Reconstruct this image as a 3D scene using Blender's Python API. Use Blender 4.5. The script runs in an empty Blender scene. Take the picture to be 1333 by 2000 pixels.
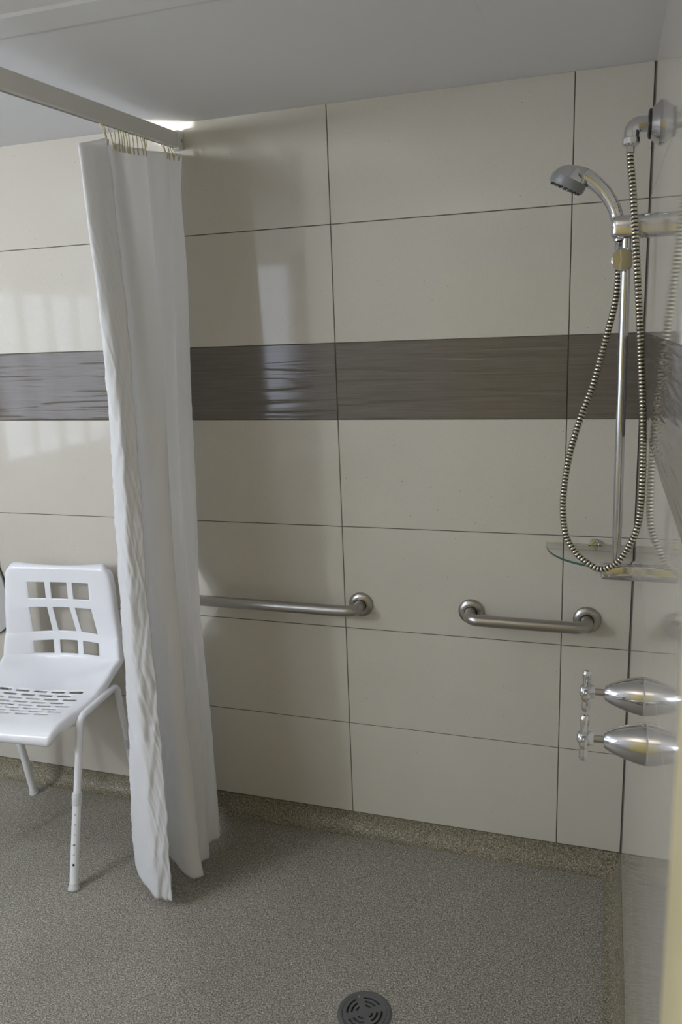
import bpy, bmesh, math, random
from mathutils import Vector, Matrix, noise

random.seed(7)
scene = bpy.context.scene
C = scene.collection
PI = math.pi

# ------------------------------------------------------------------ camera
cd = bpy.data.cameras.new('camera')
cam = bpy.data.objects.new('camera', cd)
C.objects.link(cam)
right = Vector((0.9505857462218527, 0.3081757358133391, -0.03760924003154824))
down = Vector((0.03344776522228083, -0.22209198905905034, -0.9744518435497107))
fwd = Vector((-0.3086551248262027, 0.9250420878271981, -0.2214252688082811))
m = Matrix((right, -down, -fwd)).transposed().to_4x4()
m.translation = Vector((0.825, -2.4782983580129248, 1.7178525152467707))
cam.matrix_world = m
cd.sensor_fit = 'VERTICAL'
cd.sensor_height = 23.6
cd.sensor_width = 15.73
cd.lens = 1561.956 / 2000.0 * 23.6
cd.clip_start = 0.02
cd.dof.use_dof = True
cd.dof.focus_distance = 2.75
cd.dof.aperture_fstop = 4.8
scene.camera = cam

# ------------------------------------------------------------------ world, lights, exposure
w = bpy.data.worlds.new('world')
scene.world = w
w.use_nodes = True
w.node_tree.nodes['Background'].inputs['Color'].default_value = (0.5, 0.53, 0.6, 1)
w.node_tree.nodes['Background'].inputs['Strength'].default_value = 0.05

def lamp(name, kind, loc, energy, color, size=0.1, aim=None, **kw):
    d = bpy.data.lights.new(name, kind)
    d.energy = energy
    d.color = color
    if kind == 'AREA':
        d.shape = 'RECTANGLE' if 'size_y' in kw else 'DISK'
        d.size = size
        if 'size_y' in kw:
            d.size_y = kw['size_y']
    else:
        d.shadow_soft_size = size
    if kind == 'SPOT':
        d.spot_size = kw['spot']
        d.spot_blend = kw['blend']
    o = bpy.data.objects.new(name, d)
    C.objects.link(o)
    o.location = loc
    if aim is not None:
        o.rotation_euler = (Vector(aim) - Vector(loc)).to_track_quat('-Z', 'Y').to_euler()
    return o

lamp('ceiling_lamp', 'POINT', (-1.55, -1.30, 2.30), 9.5, (0.86, 0.92, 1.0), 0.05)
lamp('ceiling_lamp', 'POINT', (-1.38, -1.42, 2.30), 9.5, (0.86, 0.92, 1.0), 0.05)
lamp('mirror_lamp', 'POINT', (-2.38, -3.0, 2.10), 64, (0.84, 0.91, 1.0), 0.07)
lamp('warm_fill', 'AREA', (0.1, -2.4, 1.95), 5.5, (1.0, 0.87, 0.70), 0.6, aim=(0.0, -2.4, 2.5), size_y=0.4)  # added warm fill, no fitting here; aimed up to bounce off the ceiling
lamp('glint_spot', 'SPOT', (-1.6, -0.9, 2.12), 260, (1.0, 0.98, 0.95), 0.003, aim=(-0.525, 0, 2.372),
     spot=math.radians(4.6), blend=0.6)

scene.view_settings.view_transform = 'Standard'
scene.view_settings.look = 'None'
scene.view_settings.gamma = 1.0
scene.view_settings.use_curve_mapping = False
scene.view_settings.exposure = -0.11

# ------------------------------------------------------------------ constants of the room
X0 = 0.926            # face of the right wall's tiles
ZF = -0.07            # finished floor
ZC = 2.3816           # ceiling
ROWS = [0.0, 0.3544, 0.7144, 1.0744, 1.4344, 1.6788, 2.0388, ZC]
BAND = 4              # index of the dark band row
XL, YF = -2.5, -3.25  # left wall, wall behind the camera

# ------------------------------------------------------------------ materials
def mat(name, color=(0.5, 0.5, 0.5), rough=0.5, metal=0.0, spec=0.5):
    m_ = bpy.data.materials.new(name)
    m_.use_nodes = True
    b = m_.node_tree.nodes['Principled BSDF']
    b.inputs['Base Color'].default_value = (*color, 1)
    b.inputs['Roughness'].default_value = rough
    b.inputs['Metallic'].default_value = metal
    b.inputs['Specular IOR Level'].default_value = spec
    return m_

class NT:
    def __init__(self, m_):
        self.t = m_.node_tree
        self.b = self.t.nodes['Principled BSDF']
    def n(self, kind, **kw):
        nd = self.t.nodes.new(kind)
        for k, v in kw.items():
            if k in nd.inputs:
                nd.inputs[k].default_value = v
            else:
                setattr(nd, k, v)
        return nd
    def l(self, a, b):
        self.t.links.new(a, b)
    def ramp(self, stops, interp='LINEAR'):
        r = self.n('ShaderNodeValToRGB')
        r.color_ramp.interpolation = interp
        e = r.color_ramp.elements
        while len(e) < len(stops):
            e.new(0.5)
        for el, (p, c) in zip(e, stops):
            el.position = p
            el.color = (*c, 1)
        return r

def coords(nt, scale=(1, 1, 1), per_object=True):
    tc = nt.n('ShaderNodeTexCoord')
    mp = nt.n('ShaderNodeMapping')
    mp.inputs['Scale'].default_value = scale
    if per_object:
        oi = nt.n('ShaderNodeObjectInfo')
        ma = nt.n('ShaderNodeMath', operation='MULTIPLY')
        ma.inputs[1].default_value = 37.0
        nt.l(oi.outputs['Random'], ma.inputs[0])
        ad = nt.n('ShaderNodeVectorMath', operation='ADD')
        nt.l(tc.outputs['Object'], ad.inputs[0])
        nt.l(ma.outputs[0], ad.inputs[1])
        nt.l(ad.outputs[0], mp.inputs['Vector'])
    else:
        nt.l(tc.outputs['Object'], mp.inputs['Vector'])
    return mp

def tile_material():
    m_ = mat('cream_tile', (0.5, 0.46, 0.4), 0.06, spec=0.35)
    nt = NT(m_)
    mp = coords(nt)
    big = nt.n('ShaderNodeTexNoise', Scale=2.5, Detail=3.0)
    fine = nt.n('ShaderNodeTexNoise', Scale=420.0, Detail=1.0)
    dots = nt.n('ShaderNodeTexVoronoi', Scale=42.0, Randomness=1.0)
    for a in (big, fine, dots):
        nt.l(mp.outputs[0], a.inputs['Vector'])
    r1 = nt.ramp([(0.3, (0.57, 0.531, 0.457)), (0.7, (0.60, 0.562, 0.488))])
    nt.l(big.outputs['Fac'], r1.inputs[0])
    r2 = nt.ramp([(0.3, (0.93, 0.93, 0.92)), (0.7, (1, 1, 1))])
    nt.l(fine.outputs['Fac'], r2.inputs[0])
    mx = nt.n('ShaderNodeMix', data_type='RGBA', blend_type='MULTIPLY')
    mx.inputs[0].default_value = 1.0
    nt.l(r1.outputs[0], mx.inputs[6]); nt.l(r2.outputs[0], mx.inputs[7])
    # a few dark iron specks in the glaze
    sp = nt.n('ShaderNodeSeparateColor')
    nt.l(dots.outputs['Color'], sp.inputs[0])
    sz = nt.n('ShaderNodeMapRange')
    sz.inputs[1].default_value = 0.45; sz.inputs[2].default_value = 1.0
    sz.inputs[3].default_value = 0.0; sz.inputs[4].default_value = 0.085
    nt.l(sp.outputs[0], sz.inputs[0])
    lt = nt.n('ShaderNodeMath', operation='LESS_THAN')
    nt.l(dots.outputs['Distance'], lt.inputs[0]); nt.l(sz.outputs[0], lt.inputs[1])
    r3 = nt.ramp([(0.0, (1, 1, 1)), (1.0, (0.66, 0.62, 0.56))])
    nt.l(lt.outputs[0], r3.inputs[0])
    mx2 = nt.n('ShaderNodeMix', data_type='RGBA', blend_type='MULTIPLY')
    mx2.inputs[0].default_value = 1.0
    nt.l(mx.outputs[2], mx2.inputs[6]); nt.l(r3.outputs[0], mx2.inputs[7])
    nt.l(mx2.outputs[2], nt.b.inputs['Base Color'])
    bp = nt.n('ShaderNodeBump', Strength=0.012, Distance=0.001)
    wob = nt.n('ShaderNodeTexNoise', Scale=9.0, Detail=2.0)
    nt.l(mp.outputs[0], wob.inputs['Vector'])
    nt.l(wob.outputs['Fac'], bp.inputs['Height'])
    nt.l(bp.outputs[0], nt.b.inputs['Normal'])
    return m_

def band_material():
    m_ = mat('brown_wave_tile', (0.1, 0.085, 0.07), 0.12)
    nt = NT(m_)
    mp = coords(nt, (1.8, 1.0, 40.0))
    wv = nt.n('ShaderNodeTexNoise', Scale=1.0, Detail=1.5, Distortion=0.4)
    nt.l(mp.outputs[0], wv.inputs['Vector'])
    rp = nt.ramp([(0.38, (0, 0, 0)), (0.5, (0.75, 0.75, 0.75)), (0.62, (1, 1, 1))])
    nt.l(wv.outputs['Fac'], rp.inputs[0])
    mp2 = coords(nt, (6.0, 1.0, 260.0))
    fn = nt.n('ShaderNodeTexNoise', Scale=1.0, Detail=2.0)
    nt.l(mp2.outputs[0], fn.inputs['Vector'])
    r1 = nt.ramp([(0.3, (0.125, 0.106, 0.086)), (0.7, (0.155, 0.133, 0.11))])
    nt.l(fn.outputs['Fac'], r1.inputs[0])
    nt.l(r1.outputs[0], nt.b.inputs['Base Color'])
    bp = nt.n('ShaderNodeBump', Strength=0.6, Distance=0.0025)
    nt.l(rp.outputs[0], bp.inputs['Height'])
    nt.l(bp.outputs[0], nt.b.inputs['Normal'])
    return m_

def floor_material(name='speckled_vinyl', tint=(1, 1, 1)):
    m_ = mat(name, (0.3, 0.28, 0.25), 0.45, spec=0.35)
    nt = NT(m_)
    mp = coords(nt, per_object=False)
    a = nt.n('ShaderNodeTexNoise', Scale=230.0, Detail=2.5, Roughness=0.7)
    v = nt.n('ShaderNodeTexVoronoi', Scale=330.0)
    bg = nt.n('ShaderNodeTexNoise', Scale=3.0, Detail=3.0)
    for q in (a, v, bg):
        nt.l(mp.outputs[0], q.inputs['Vector'])
    r1 = nt.ramp([(0.32, (0.06, 0.057, 0.050)), (0.46, (0.240, 0.226, 0.198)), (0.57, (0.352, 0.335, 0.298)), (0.70, (0.69, 0.665, 0.605))])
    nt.l(a.outputs['Fac'], r1.inputs[0])
    r2 = nt.ramp([(0.0, (0.72, 0.7, 0.66)), (1.0, (1.2, 1.18, 1.14))])
    nt.l(v.outputs['Color'], r2.inputs[0])
    mx = nt.n('ShaderNodeMix', data_type='RGBA', blend_type='MULTIPLY')
    mx.inputs[0].default_value = 1.0
    nt.l(r1.outputs[0], mx.inputs[6]); nt.l(r2.outputs[0], mx.inputs[7])
    r3 = nt.ramp([(0.3, tuple(q * c_ for q, c_ in zip((0.9, 0.89, 0.87), tint))), (0.7, tint)])
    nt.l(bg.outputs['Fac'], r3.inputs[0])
    mx2 = nt.n('ShaderNodeMix', data_type='RGBA', blend_type='MULTIPLY')
    mx2.inputs[0].default_value = 1.0
    nt.l(mx.outputs[2], mx2.inputs[6]); nt.l(r3.outputs[0], mx2.inputs[7])
    nt.l(mx2.outputs[2], nt.b.inputs['Base Color'])
    bp = nt.n('ShaderNodeBump', Strength=0.35, Distance=0.001)
    nt.l(a.outputs['Fac'], bp.inputs['Height'])
    nt.l(bp.outputs[0], nt.b.inputs['Normal'])
    return m_

def curtain_material():
    m_ = bpy.data.materials.new('white_curtain_cloth')
    m_.use_nodes = True
    t = m_.node_tree
    t.nodes.clear()
    out = t.nodes.new('ShaderNodeOutputMaterial')
    df = t.nodes.new('ShaderNodeBsdfDiffuse')
    tr = t.nodes.new('ShaderNodeBsdfTranslucent')
    mx = t.nodes.new('ShaderNodeMixShader')
    df.inputs[0].default_value = (0.92, 0.92, 0.93, 1)
    tr.inputs[0].default_value = (0.92, 0.91, 0.89, 1)
    mx.inputs[0].default_value = 0.45
    tc = t.nodes.new('ShaderNodeTexCoord')
    n1 = t.nodes.new('ShaderNodeTexNoise')
    n1.inputs['Scale'].default_value = 55.0
    n1.inputs['Detail'].default_value = 4.0
    bp = t.nodes.new('ShaderNodeBump')
    bp.inputs['Strength'].default_value = 0.25
    bp.inputs['Distance'].default_value = 0.003
    t.links.new(tc.outputs['Object'], n1.inputs['Vector'])
    t.links.new(n1.outputs['Fac'], bp.inputs['Height'])
    t.links.new(bp.outputs[0], df.inputs['Normal'])
    t.links.new(df.outputs[0], mx.inputs[1])
    t.links.new(tr.outputs[0], mx.inputs[2])
    t.links.new(mx.outputs[0], out.inputs[0])
    return m_

def brushed_material():
    m_ = mat('brushed_stainless', (0.43, 0.41, 0.38), 0.3, 1.0)
    nt = NT(m_)
    mp = coords(nt, (3, 400, 400), False)
    a = nt.n('ShaderNodeTexNoise', Scale=1.0, Detail=2.0)
    nt.l(mp.outputs[0], a.inputs['Vector'])
    r = nt.ramp([(0.3, (0.27, 0.27, 0.27)), (0.7, (0.4, 0.4, 0.4))])
    nt.l(a.outputs['Fac'], r.inputs[0])
    nt.l(r.outputs[0], nt.b.inputs['Roughness'])
    return m_

def paint(name, color, rough, scale=18.0, strength=0.06):
    m_ = mat(name, color, rough)
    nt = NT(m_)
    mp = coords(nt, per_object=False)
    a = nt.n('ShaderNodeTexNoise', Scale=scale, Detail=3.0)
    nt.l(mp.outputs[0], a.inputs['Vector'])
    bp = nt.n('ShaderNodeBump', Strength=strength, Distance=0.002)
    nt.l(a.outputs['Fac'], bp.inputs['Height'])
    nt.l(bp.outputs[0], nt.b.inputs['Normal'])
    return m_

def glass_material(name, color, ior=1.5):
    m_ = mat(name, color, 0.0)
    b = m_.node_tree.nodes['Principled BSDF']
    b.inputs['Transmission Weight'].default_value = 1.0
    b.inputs['IOR'].default_value = ior
    return m_

def emitter(name, color, strength):
    m_ = mat(name, (0.02, 0.02, 0.02), 0.6)
    b = m_.node_tree.nodes['Principled BSDF']
    b.inputs['Emission Color'].default_value = (*color, 1)
    b.inputs['Emission Strength'].default_value = strength
    return m_

M = {
    'tile': tile_material(), 'band': band_material(), 'floor': floor_material(), 'skirting': floor_material('dark_vinyl_coving', (0.80, 0.76, 0.64)),  # coving: the floor vinyl tinted darker and yellower
    'cloth': curtain_material(), 'brushed': brushed_material(),
    'grout': paint('brown_grout', (0.12, 0.10, 0.08), 0.9, 80.0, 0.2),
    'ceiling': paint('white_ceiling_paint', (0.78, 0.78, 0.785), 0.75),
    'plaster': paint('pale_wall_paint', (0.62, 0.61, 0.59), 0.6),
    'cream': paint('cream_gloss_paint', (0.62, 0.54, 0.32), 0.3, 30.0, 0.03),
    'door': paint('yellow_cream_door_paint', (0.76, 0.66, 0.33), 0.35, 30.0, 0.03),
    'track': paint('pale_grey_powder_coat', (0.72, 0.715, 0.69), 0.45, 200.0, 0.02),
    'dark': mat('dark_gap', (0.02, 0.02, 0.025), 0.6),
    'black': mat('black_rubber', (0.012, 0.011, 0.01), 0.5),
    'hook': mat('ivory_plastic', (0.62, 0.55, 0.36), 0.4),
    'plastic': paint('white_moulded_plastic', (0.82, 0.82, 0.84), 0.22, 120.0, 0.01),
    'tube': paint('white_coated_steel', (0.80, 0.80, 0.81), 0.25, 120.0, 0.01),
    'ferrule': mat('grey_white_rubber', (0.6, 0.6, 0.6), 0.5),
    'chrome': mat('chrome', (0.72, 0.72, 0.74), 0.03, 1.0),
    'satin': mat('satin_chrome', (0.62, 0.62, 0.64), 0.16, 1.0),
    'hosemetal': mat('brassy_chrome', (0.66, 0.62, 0.50), 0.2, 1.0),
    'shower_grey': mat('grey_shower_plastic', (0.22, 0.22, 0.22), 0.4),
    'glass': glass_material('clear_glass', (0.97, 0.99, 0.98)),
    'glassedge': mat('green_glass_edge', (0.04, 0.10, 0.075), 0.12),
    'drain': mat('dark_grey_drain', (0.10, 0.10, 0.10), 0.2, 0.0),
    'panel': mat('grey_panel', (0.45, 0.44, 0.42), 0.35),
    'rim': mat('dark_rim', (0.07, 0.065, 0.06), 0.5),
    'frost': emitter('frosted_daylight', (0.74, 0.83, 1.0), 5.0),
    'frost_dim': emitter('frosted_daylight_side', (0.76, 0.84, 1.0), 4.5),
    'frame': mat('white_window_frame', (0.75, 0.75, 0.75), 0.35),
    'ceramic': mat('white_ceramic', (0.8, 0.8, 0.8), 0.08),
}

# ------------------------------------------------------------------ mesh helpers
class MB:
    def __init__(self):
        self.v, self.f, self.mi = [], [], []
    def add(self, vs, fs, mi=0):
        o = len(self.v)
        self.v += [tuple(q) for q in vs]
        for f in fs:
            self.f.append([i + o for i in f])
            self.mi.append(mi)
        return self
    def box(self, x0, x1, y0, y1, z0, z1, mi=0):
        vs = [(x, y, z) for z in (z0, z1) for y in (y0, y1) for x in (x0, x1)]
        return self.add(vs, [(0, 2, 3, 1), (4, 5, 7, 6), (0, 1, 5, 4), (2, 6, 7, 3), (0, 4, 6, 2), (1, 3, 7, 5)], mi)
    def tube(self, pts, r, n=14, cap=True, mi=0):
        pts = [Vector(p) for p in pts]
        k = len(pts)
        rs = r if isinstance(r, (list, tuple)) else [r] * k
        mis = mi if isinstance(mi, (list, tuple)) else [mi] * k
        tg = [(pts[min(i + 1, k - 1)] - pts[max(i - 1, 0)]).normalized() for i in range(k)]
        a = Vector((0, 0, 1)) if abs(tg[0].z) < 0.9 else Vector((1, 0, 0))
        nrm = tg[0].cross(a).normalized()
        o = len(self.v)
        for i in range(k):
            if i:
                ax = tg[i - 1].cross(tg[i])
                if ax.length > 1e-9:
                    nrm = Matrix.Rotation(tg[i - 1].angle(tg[i]), 3, ax.normalized()) @ nrm
            bi = tg[i].cross(nrm)
            for j in range(n):
                t = 2 * PI * j / n
                self.v.append(tuple(pts[i] + rs[i] * (math.cos(t) * nrm + math.sin(t) * bi)))
        for i in range(k - 1):
            for j in range(n):
                j2 = (j + 1) % n
                self.f.append([o + i * n + j, o + i * n + j2, o + (i + 1) * n + j2, o + (i + 1) * n + j])
                self.mi.append(mis[i])
        if cap:
            self.f.append([o + j for j in range(n)][::-1]); self.mi.append(mis[0])
            self.f.append([o + (k - 1) * n + j for j in range(n)]); self.mi.append(mis[-1])
        return self
    def lathe(self, prof, origin, axis, n=32, mi=0):
        """prof: (distance along axis, radius)"""
        ax = Vector(axis).normalized()
        a = Vector((0, 0, 1)) if abs(ax.z) < 0.9 else Vector((0, 1, 0))
        u = ax.cross(a).normalized()
        w_ = ax.cross(u)
        o = len(self.v)
        org = Vector(origin)
        for (d, r) in prof:
            for j in range(n):
                t = 2 * PI * j / n
                self.v.append(tuple(org + ax * d + max(r, 1e-5) * (math.cos(t) * u + math.sin(t) * w_)))
        for i in range(len(prof) - 1):
            for j in range(n):
                j2 = (j + 1) % n
                self.f.append([o + i * n + j, o + i * n + j2, o + (i + 1) * n + j2, o + (i + 1) * n + j])
                self.mi.append(mi)
        self.f.append([o + j for j in range(n)][::-1]); self.mi.append(mi)
        e = o + (len(prof) - 1) * n
        self.f.append([e + j for j in range(n)]); self.mi.append(mi)
        return self
    def mesh(self, name, mats, smooth=True, angle=40):
        me = bpy.data.meshes.new(name)
        me.from_pydata(self.v, [], self.f)
        for mm in (mats if isinstance(mats, (list, tuple)) else [mats]):
            me.materials.append(mm)
        me.polygons.foreach_set('material_index', self.mi)
        bm = bmesh.new(); bm.from_mesh(me)
        bmesh.ops.remove_doubles(bm, verts=bm.verts, dist=1e-6)
        bmesh.ops.recalc_face_normals(bm, faces=bm.faces)
        if smooth:
            for f in bm.faces:
                f.smooth = True
            for e in bm.edges:
                if len(e.link_faces) == 2 and e.calc_face_angle(0) > math.radians(angle):
                    e.smooth = False
        bm.to_mesh(me); bm.free()
        return me
    def build(self, name, mats, parent=None, smooth=True, angle=40):
        """vertices given in world coordinates; the object sits at its parent's place"""
        base = parent_loc(parent)
        if base.length > 0:
            self.v = [tuple(Vector(q) - base) for q in self.v]
        o = bpy.data.objects.new(name, self.mesh(name, mats, smooth, angle))
        C.objects.link(o)
        if parent is not None:
            o.parent = parent
        return o

def parent_loc(p):
    v = Vector((0, 0, 0))
    while p is not None:
        v += Vector(p.location)
        p = p.parent
    return v

def rounded_box(x0, x1, y0, y1, z0, z1, r, seg=3):
    bm = bmesh.new()
    bmesh.ops.create_cube(bm, size=1.0)
    for v in bm.verts:
        v.co = Vector(((x0 + x1) / 2 + v.co.x * (x1 - x0), (y0 + y1) / 2 + v.co.y * (y1 - y0), (z0 + z1) / 2 + v.co.z * (z1 - z0)))
    bmesh.ops.bevel(bm, geom=list(bm.edges), offset=r, segments=seg, affect='EDGES', profile=0.5)
    b = MB()
    bm.verts.index_update()
    b.add([v.co[:] for v in bm.verts], [[v.index for v in f.verts] for f in bm.faces])
    bm.free()
    return b

def thing(name, label, cat, loc, group=None):
    o = bpy.data.objects.new(name, None)
    o.empty_display_size = 0.05
    C.objects.link(o)
    o.location = loc
    return tag(o, label, cat, group)

def tag(o, label, cat, group=None):
    o['label'] = label
    o['category'] = cat
    if group:
        o['group'] = group
    return o

def struct(o):
    o['kind'] = 'structure'
    return o

def fillet(pts, r, seg=8):
    """round the corners of a polyline"""
    pts = [Vector(p) for p in pts]
    out = [pts[0]]
    for a, b, c in zip(pts, pts[1:], pts[2:]):
        d1, d2 = (a - b).normalized(), (c - b).normalized()
        ang = d1.angle(d2)
        t = min(r / math.tan(ang / 2), 0.48 * (a - b).length, 0.48 * (c - b).length)
        rr = t * math.tan(ang / 2)
        p1, p2 = b + d1 * t, b + d2 * t
        cen = b + (d1 + d2).normalized() * (rr / math.sin(ang / 2))
        e1, e2 = p1 - cen, p2 - cen
        tot = e1.angle(e2)
        ax = e1.cross(e2).normalized()
        for i in range(seg + 1):
            out.append(cen + Matrix.Rotation(tot * i / seg, 3, ax) @ e1)
    out.append(pts[-1])
    return out

def spline(pts, sub):
    """Catmull-Rom through the points"""
    P = [Vector(p) for p in pts]
    P = [P[0] * 2 - P[1]] + P + [P[-1] * 2 - P[-2]]
    out = []
    for i in range(1, len(P) - 2):
        for k in range(sub):
            t = k / sub
            a, b, c, d = P[i - 1], P[i], P[i + 1], P[i + 2]
            out.append(0.5 * ((2 * b) + (c - a) * t + (2 * a - 5 * b + 4 * c - d) * t * t + (3 * b - a - 3 * c + d) * t ** 3))
    out.append(P[-2])
    return out

# ------------------------------------------------------------------ the room
GAP = 0.0013   # half a joint
TT = 0.0025    # tile stands proud of the grout by this
struct(MB().box(XL - 0.1, X0 + 0.1, YF - 0.1, 0.1, ZF - 0.08, ZF).build('floor', M['floor'], smooth=False))

ceil = MB().box(XL - 0.1, X0 + 0.1, YF - 0.1, 0.1, ZC + 0.006, ZC + 0.08).build('ceiling', M['ceiling'], smooth=False)
struct(ceil)
for (a, b) in ((XL, 0.53885), (0.53915, X0 + 0.003)):     # two ceiling sheets with a hairline joint
    MB().box(a, b, YF, 0.003, ZC, ZC + 0.006).build('panel', M['ceiling'], ceil, smooth=False)
b = MB()
sec = [(-0.934, ZC), (-0.920, ZC - 0.0022), (-0.830, ZC - 0.0022), (-0.816, ZC)]
b.add([(x, y, z) for x in (XL, X0) for y, z in sec], [(0, 1, 5, 4), (1, 2, 6, 5), (2, 3, 7, 6), (3, 0, 4, 7), (0, 3, 2, 1), (4, 5, 6, 7)])
struct(b.build('trim_1', M['ceiling'], smooth=False))

wall_back = struct(MB().box(XL - 0.1, X0 + 0.1, TT, 0.1, ZF, ZC).build('wall_back', M['grout'], smooth=False))
wall_right = struct(MB().box(X0 + TT, X0 + 0.1, YF, TT, ZF, ZC).build('wall_right', M['grout'], smooth=False))
struct(MB().box(XL - 0.1, XL, YF, 0, ZF, ZC).build('wall_left', M['plaster'], smooth=False))
struct(MB().box(XL - 0.1, X0 + 0.1, YF - 0.1, YF, ZF, ZC).build('wall_front', M['plaster'], smooth=False))

_tiles = {}
def tile(wall, u0, u1, z0, z1, band, side):
    """a pillow-edged tile; local x runs along the wall, local y goes into it"""
    wd, ht = round(u1 - u0, 4), round(z1 - z0, 4)
    key = (wd, ht, band, side)
    if key not in _tiles:
        c = 0.0010 if side == 'back' else 0.0001
        a, b = wd / 2, ht / 2
        vs = [(-a, TT + 0.001, -b), (a, TT + 0.001, -b), (a, TT + 0.001, b), (-a, TT + 0.001, b),
              (-a, c, -b), (a, c, -b), (a, c, b), (-a, c, b),
              (-a + c, 0, -b + c), (a - c, 0, -b + c), (a - c, 0, b - c), (-a + c, 0, b - c)]
        fs = [(8, 9, 10, 11)]
        for i in range(4):
            j = (i + 1) % 4
            fs += [(i, j, 4 + j, 4 + i), (4 + i, 4 + j, 8 + j, 8 + i)]
        _tiles[key] = MB().add(vs, fs).mesh('tile', M['band'] if band else M['tile'], smooth=False)
    o = bpy.data.objects.new('tile', _tiles[key])
    C.objects.link(o)
    o.parent = wall
    if side == 'back':
        o.location = ((u0 + u1) / 2, 0, (z0 + z1) / 2)
    else:
        o.location = (X0, (u0 + u1) / 2, (z0 + z1) / 2)
        o.rotation_euler = (0, 0, -PI / 2)

XJ = [-2.498, -2.16, -1.44, -0.72, 0.0, 0.72, X0 - 0.003 + GAP]
YJ = [-2.105, -1.44, -0.72, -0.003 + GAP]
for k in range(7):
    z0, z1 = ROWS[k] + GAP, ROWS[k + 1] - (GAP if k < 6 else 0)
    for a, b in zip(XJ, XJ[1:]):
        tile(wall_back, a + GAP, b - GAP, z0, z1, k == BAND, 'back')
    for a, b in zip(YJ, YJ[1:]):
        tile(wall_right, a + 0.0002, b - 0.0002, z0 - 0.0007, z1 + 0.0007 * (k < 6), k == BAND, 'right')

# coved vinyl skirting, mitred in the corner
def cove(side):
    b = MB()
    prof = []
    R1, H1 = 0.05, -ZF - 0.002
    for i in range(9):
        t = i / 8 * PI / 2
        prof.append((R1 * (1 - math.sin(t)) + 0.0012, ZF + 0.0004 + H1 * (1 - math.cos(t))))
    prof.append((0.0012, -0.0008))
    prof.append((-0.002, -0.0008))
    rows = []
    for (d, z) in prof:
        if side == 'back':
            rows += [(XL, -d, z), (X0 - d, -d, z)]
        else:
            rows += [(X0 - d, -2.1, z), (X0 - d, -d, z)]
    fs = [(2 * i, 2 * i + 1, 2 * i + 3, 2 * i + 2) for i in range(len(prof) - 1)]
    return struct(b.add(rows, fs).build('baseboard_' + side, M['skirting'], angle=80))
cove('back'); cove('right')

# door casing close to the camera on the right, and the cream door behind it
struct(rounded_box(0.863, X0 + TT, -2.19, -2.10, ZF, ZC, 0.005).build('trim_2', M['cream']))
door = struct(MB().box(X0 - 0.015, X0 + TT, -3.1, -2.2, ZF + 0.01, 2.05).build('door_1', M['door'], smooth=False))
hd = MB().tube(fillet([(X0 - 0.015, -2.33, 0.98), (X0 - 0.055, -2.33, 0.98), (X0 - 0.055, -2.44, 0.98)], 0.015), 0.008)
hd.build('door_handle', M['satin'], door)
struct(MB().box(-0.3, 0.905, YF, YF + 0.02, ZF, 2.1).build('door_2', M['door'], smooth=False))

# frosted windows behind and to the left of the camera: the tiles mirror them
def window(name, horizontal, c0, c1, z0, z1, panes):
    b = MB()
    f = 0.05
    def bx(u0, u1, a, bb, d):
        if horizontal:
            b.box(u0, u1, YF, YF + d, a, bb)
        else:
            b.box(XL, XL + d, u0, u1, a, bb)
    bx(c0 - f, c1 + f, z0 - f, z0, 0.04); bx(c0 - f, c1 + f, z1, z1 + f, 0.04)
    bx(c0 - f, c0, z0, z1, 0.04); bx(c1, c1 + f, z0, z1, 0.04)
    for i in range(1, panes):
        u = c0 + (c1 - c0) * i / panes
        bx(u - 0.02, u + 0.02, z0, z1, 0.04)
    o = struct(b.build(name, M['frame'], smooth=False))
    for i in range(panes):
        u0, u1 = c0 + (c1 - c0) * i / panes, c0 + (c1 - c0) * (i + 1) / panes
        p = MB()
        if horizontal:
            p.box(u0, u1, YF, YF + 0.015, z0, z1)
        else:
            p.box(XL, XL + 0.015, u0, u1, z0, z1)
        p.build('pane', M['frost' if horizontal else 'frost_dim'], o, smooth=False)
window('window_1', True, -1.87, -1.42, 1.15, 2.2, 1)
window('window_2', False, -2.6, -1.3, 1.05, 2.0, 5)

# wash basin on the wall behind the camera, mirrored in the back wall's tiles
def basin():
    root = thing('wash_basin', 'white wash basin behind the camera, a pale bar mirrored in the tiles', 'basin', (-1.22, YF, 0.78))
    b_ = MB()
    rings = []
    N = 40
    def ring(sx, sy, z, oy=0.0):
        out = []
        for i in range(N):
            t = 2 * PI * i / N
            c, s_ = math.cos(t), math.sin(t)
            e = 0.55
            out.append((-1.22 + sx * math.copysign(abs(c) ** e, c), YF + 0.21 + oy + sy * math.copysign(abs(s_) ** e, s_), z))
        return out
    for sx, sy, z, oy in ((0.10, 0.08, 0.70, -0.05), (0.20, 0.16, 0.74, -0.02), (0.24, 0.198, 0.79, 0), (0.25, 0.208, 0.845, 0), (0.25, 0.208, 0.86, 0), (0.245, 0.203, 0.866, 0),
                          (0.20, 0.155, 0.864, 0.02), (0.19, 0.145, 0.845, 0.02), (0.15, 0.11, 0.79, 0.02), (0.06, 0.05, 0.765, 0.02), (0.02, 0.02, 0.762, 0.02)):
        rings += ring(sx, sy, z, oy)
    fs = []
    k = len(rings) // N
    for r in range(k - 1):
        for i in range(N):
            fs.append((r * N + i, r * N + (i + 1) % N, (r + 1) * N + (i + 1) % N, (r + 1) * N + i))
    fs.append(tuple(range(N))[::-1]); fs.append(tuple(range((k - 1) * N, k * N)))
    b_.add(rings, fs).build('bowl', M['ceramic'], root, angle=60)
    MB().tube(fillet([(-1.22, YF + 0.05, 0.86), (-1.22, YF + 0.05, 0.98), (-1.22, YF + 0.17, 0.965)], 0.03), 0.011, 14).build('spout', M['chrome'], root)
basin()

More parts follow.
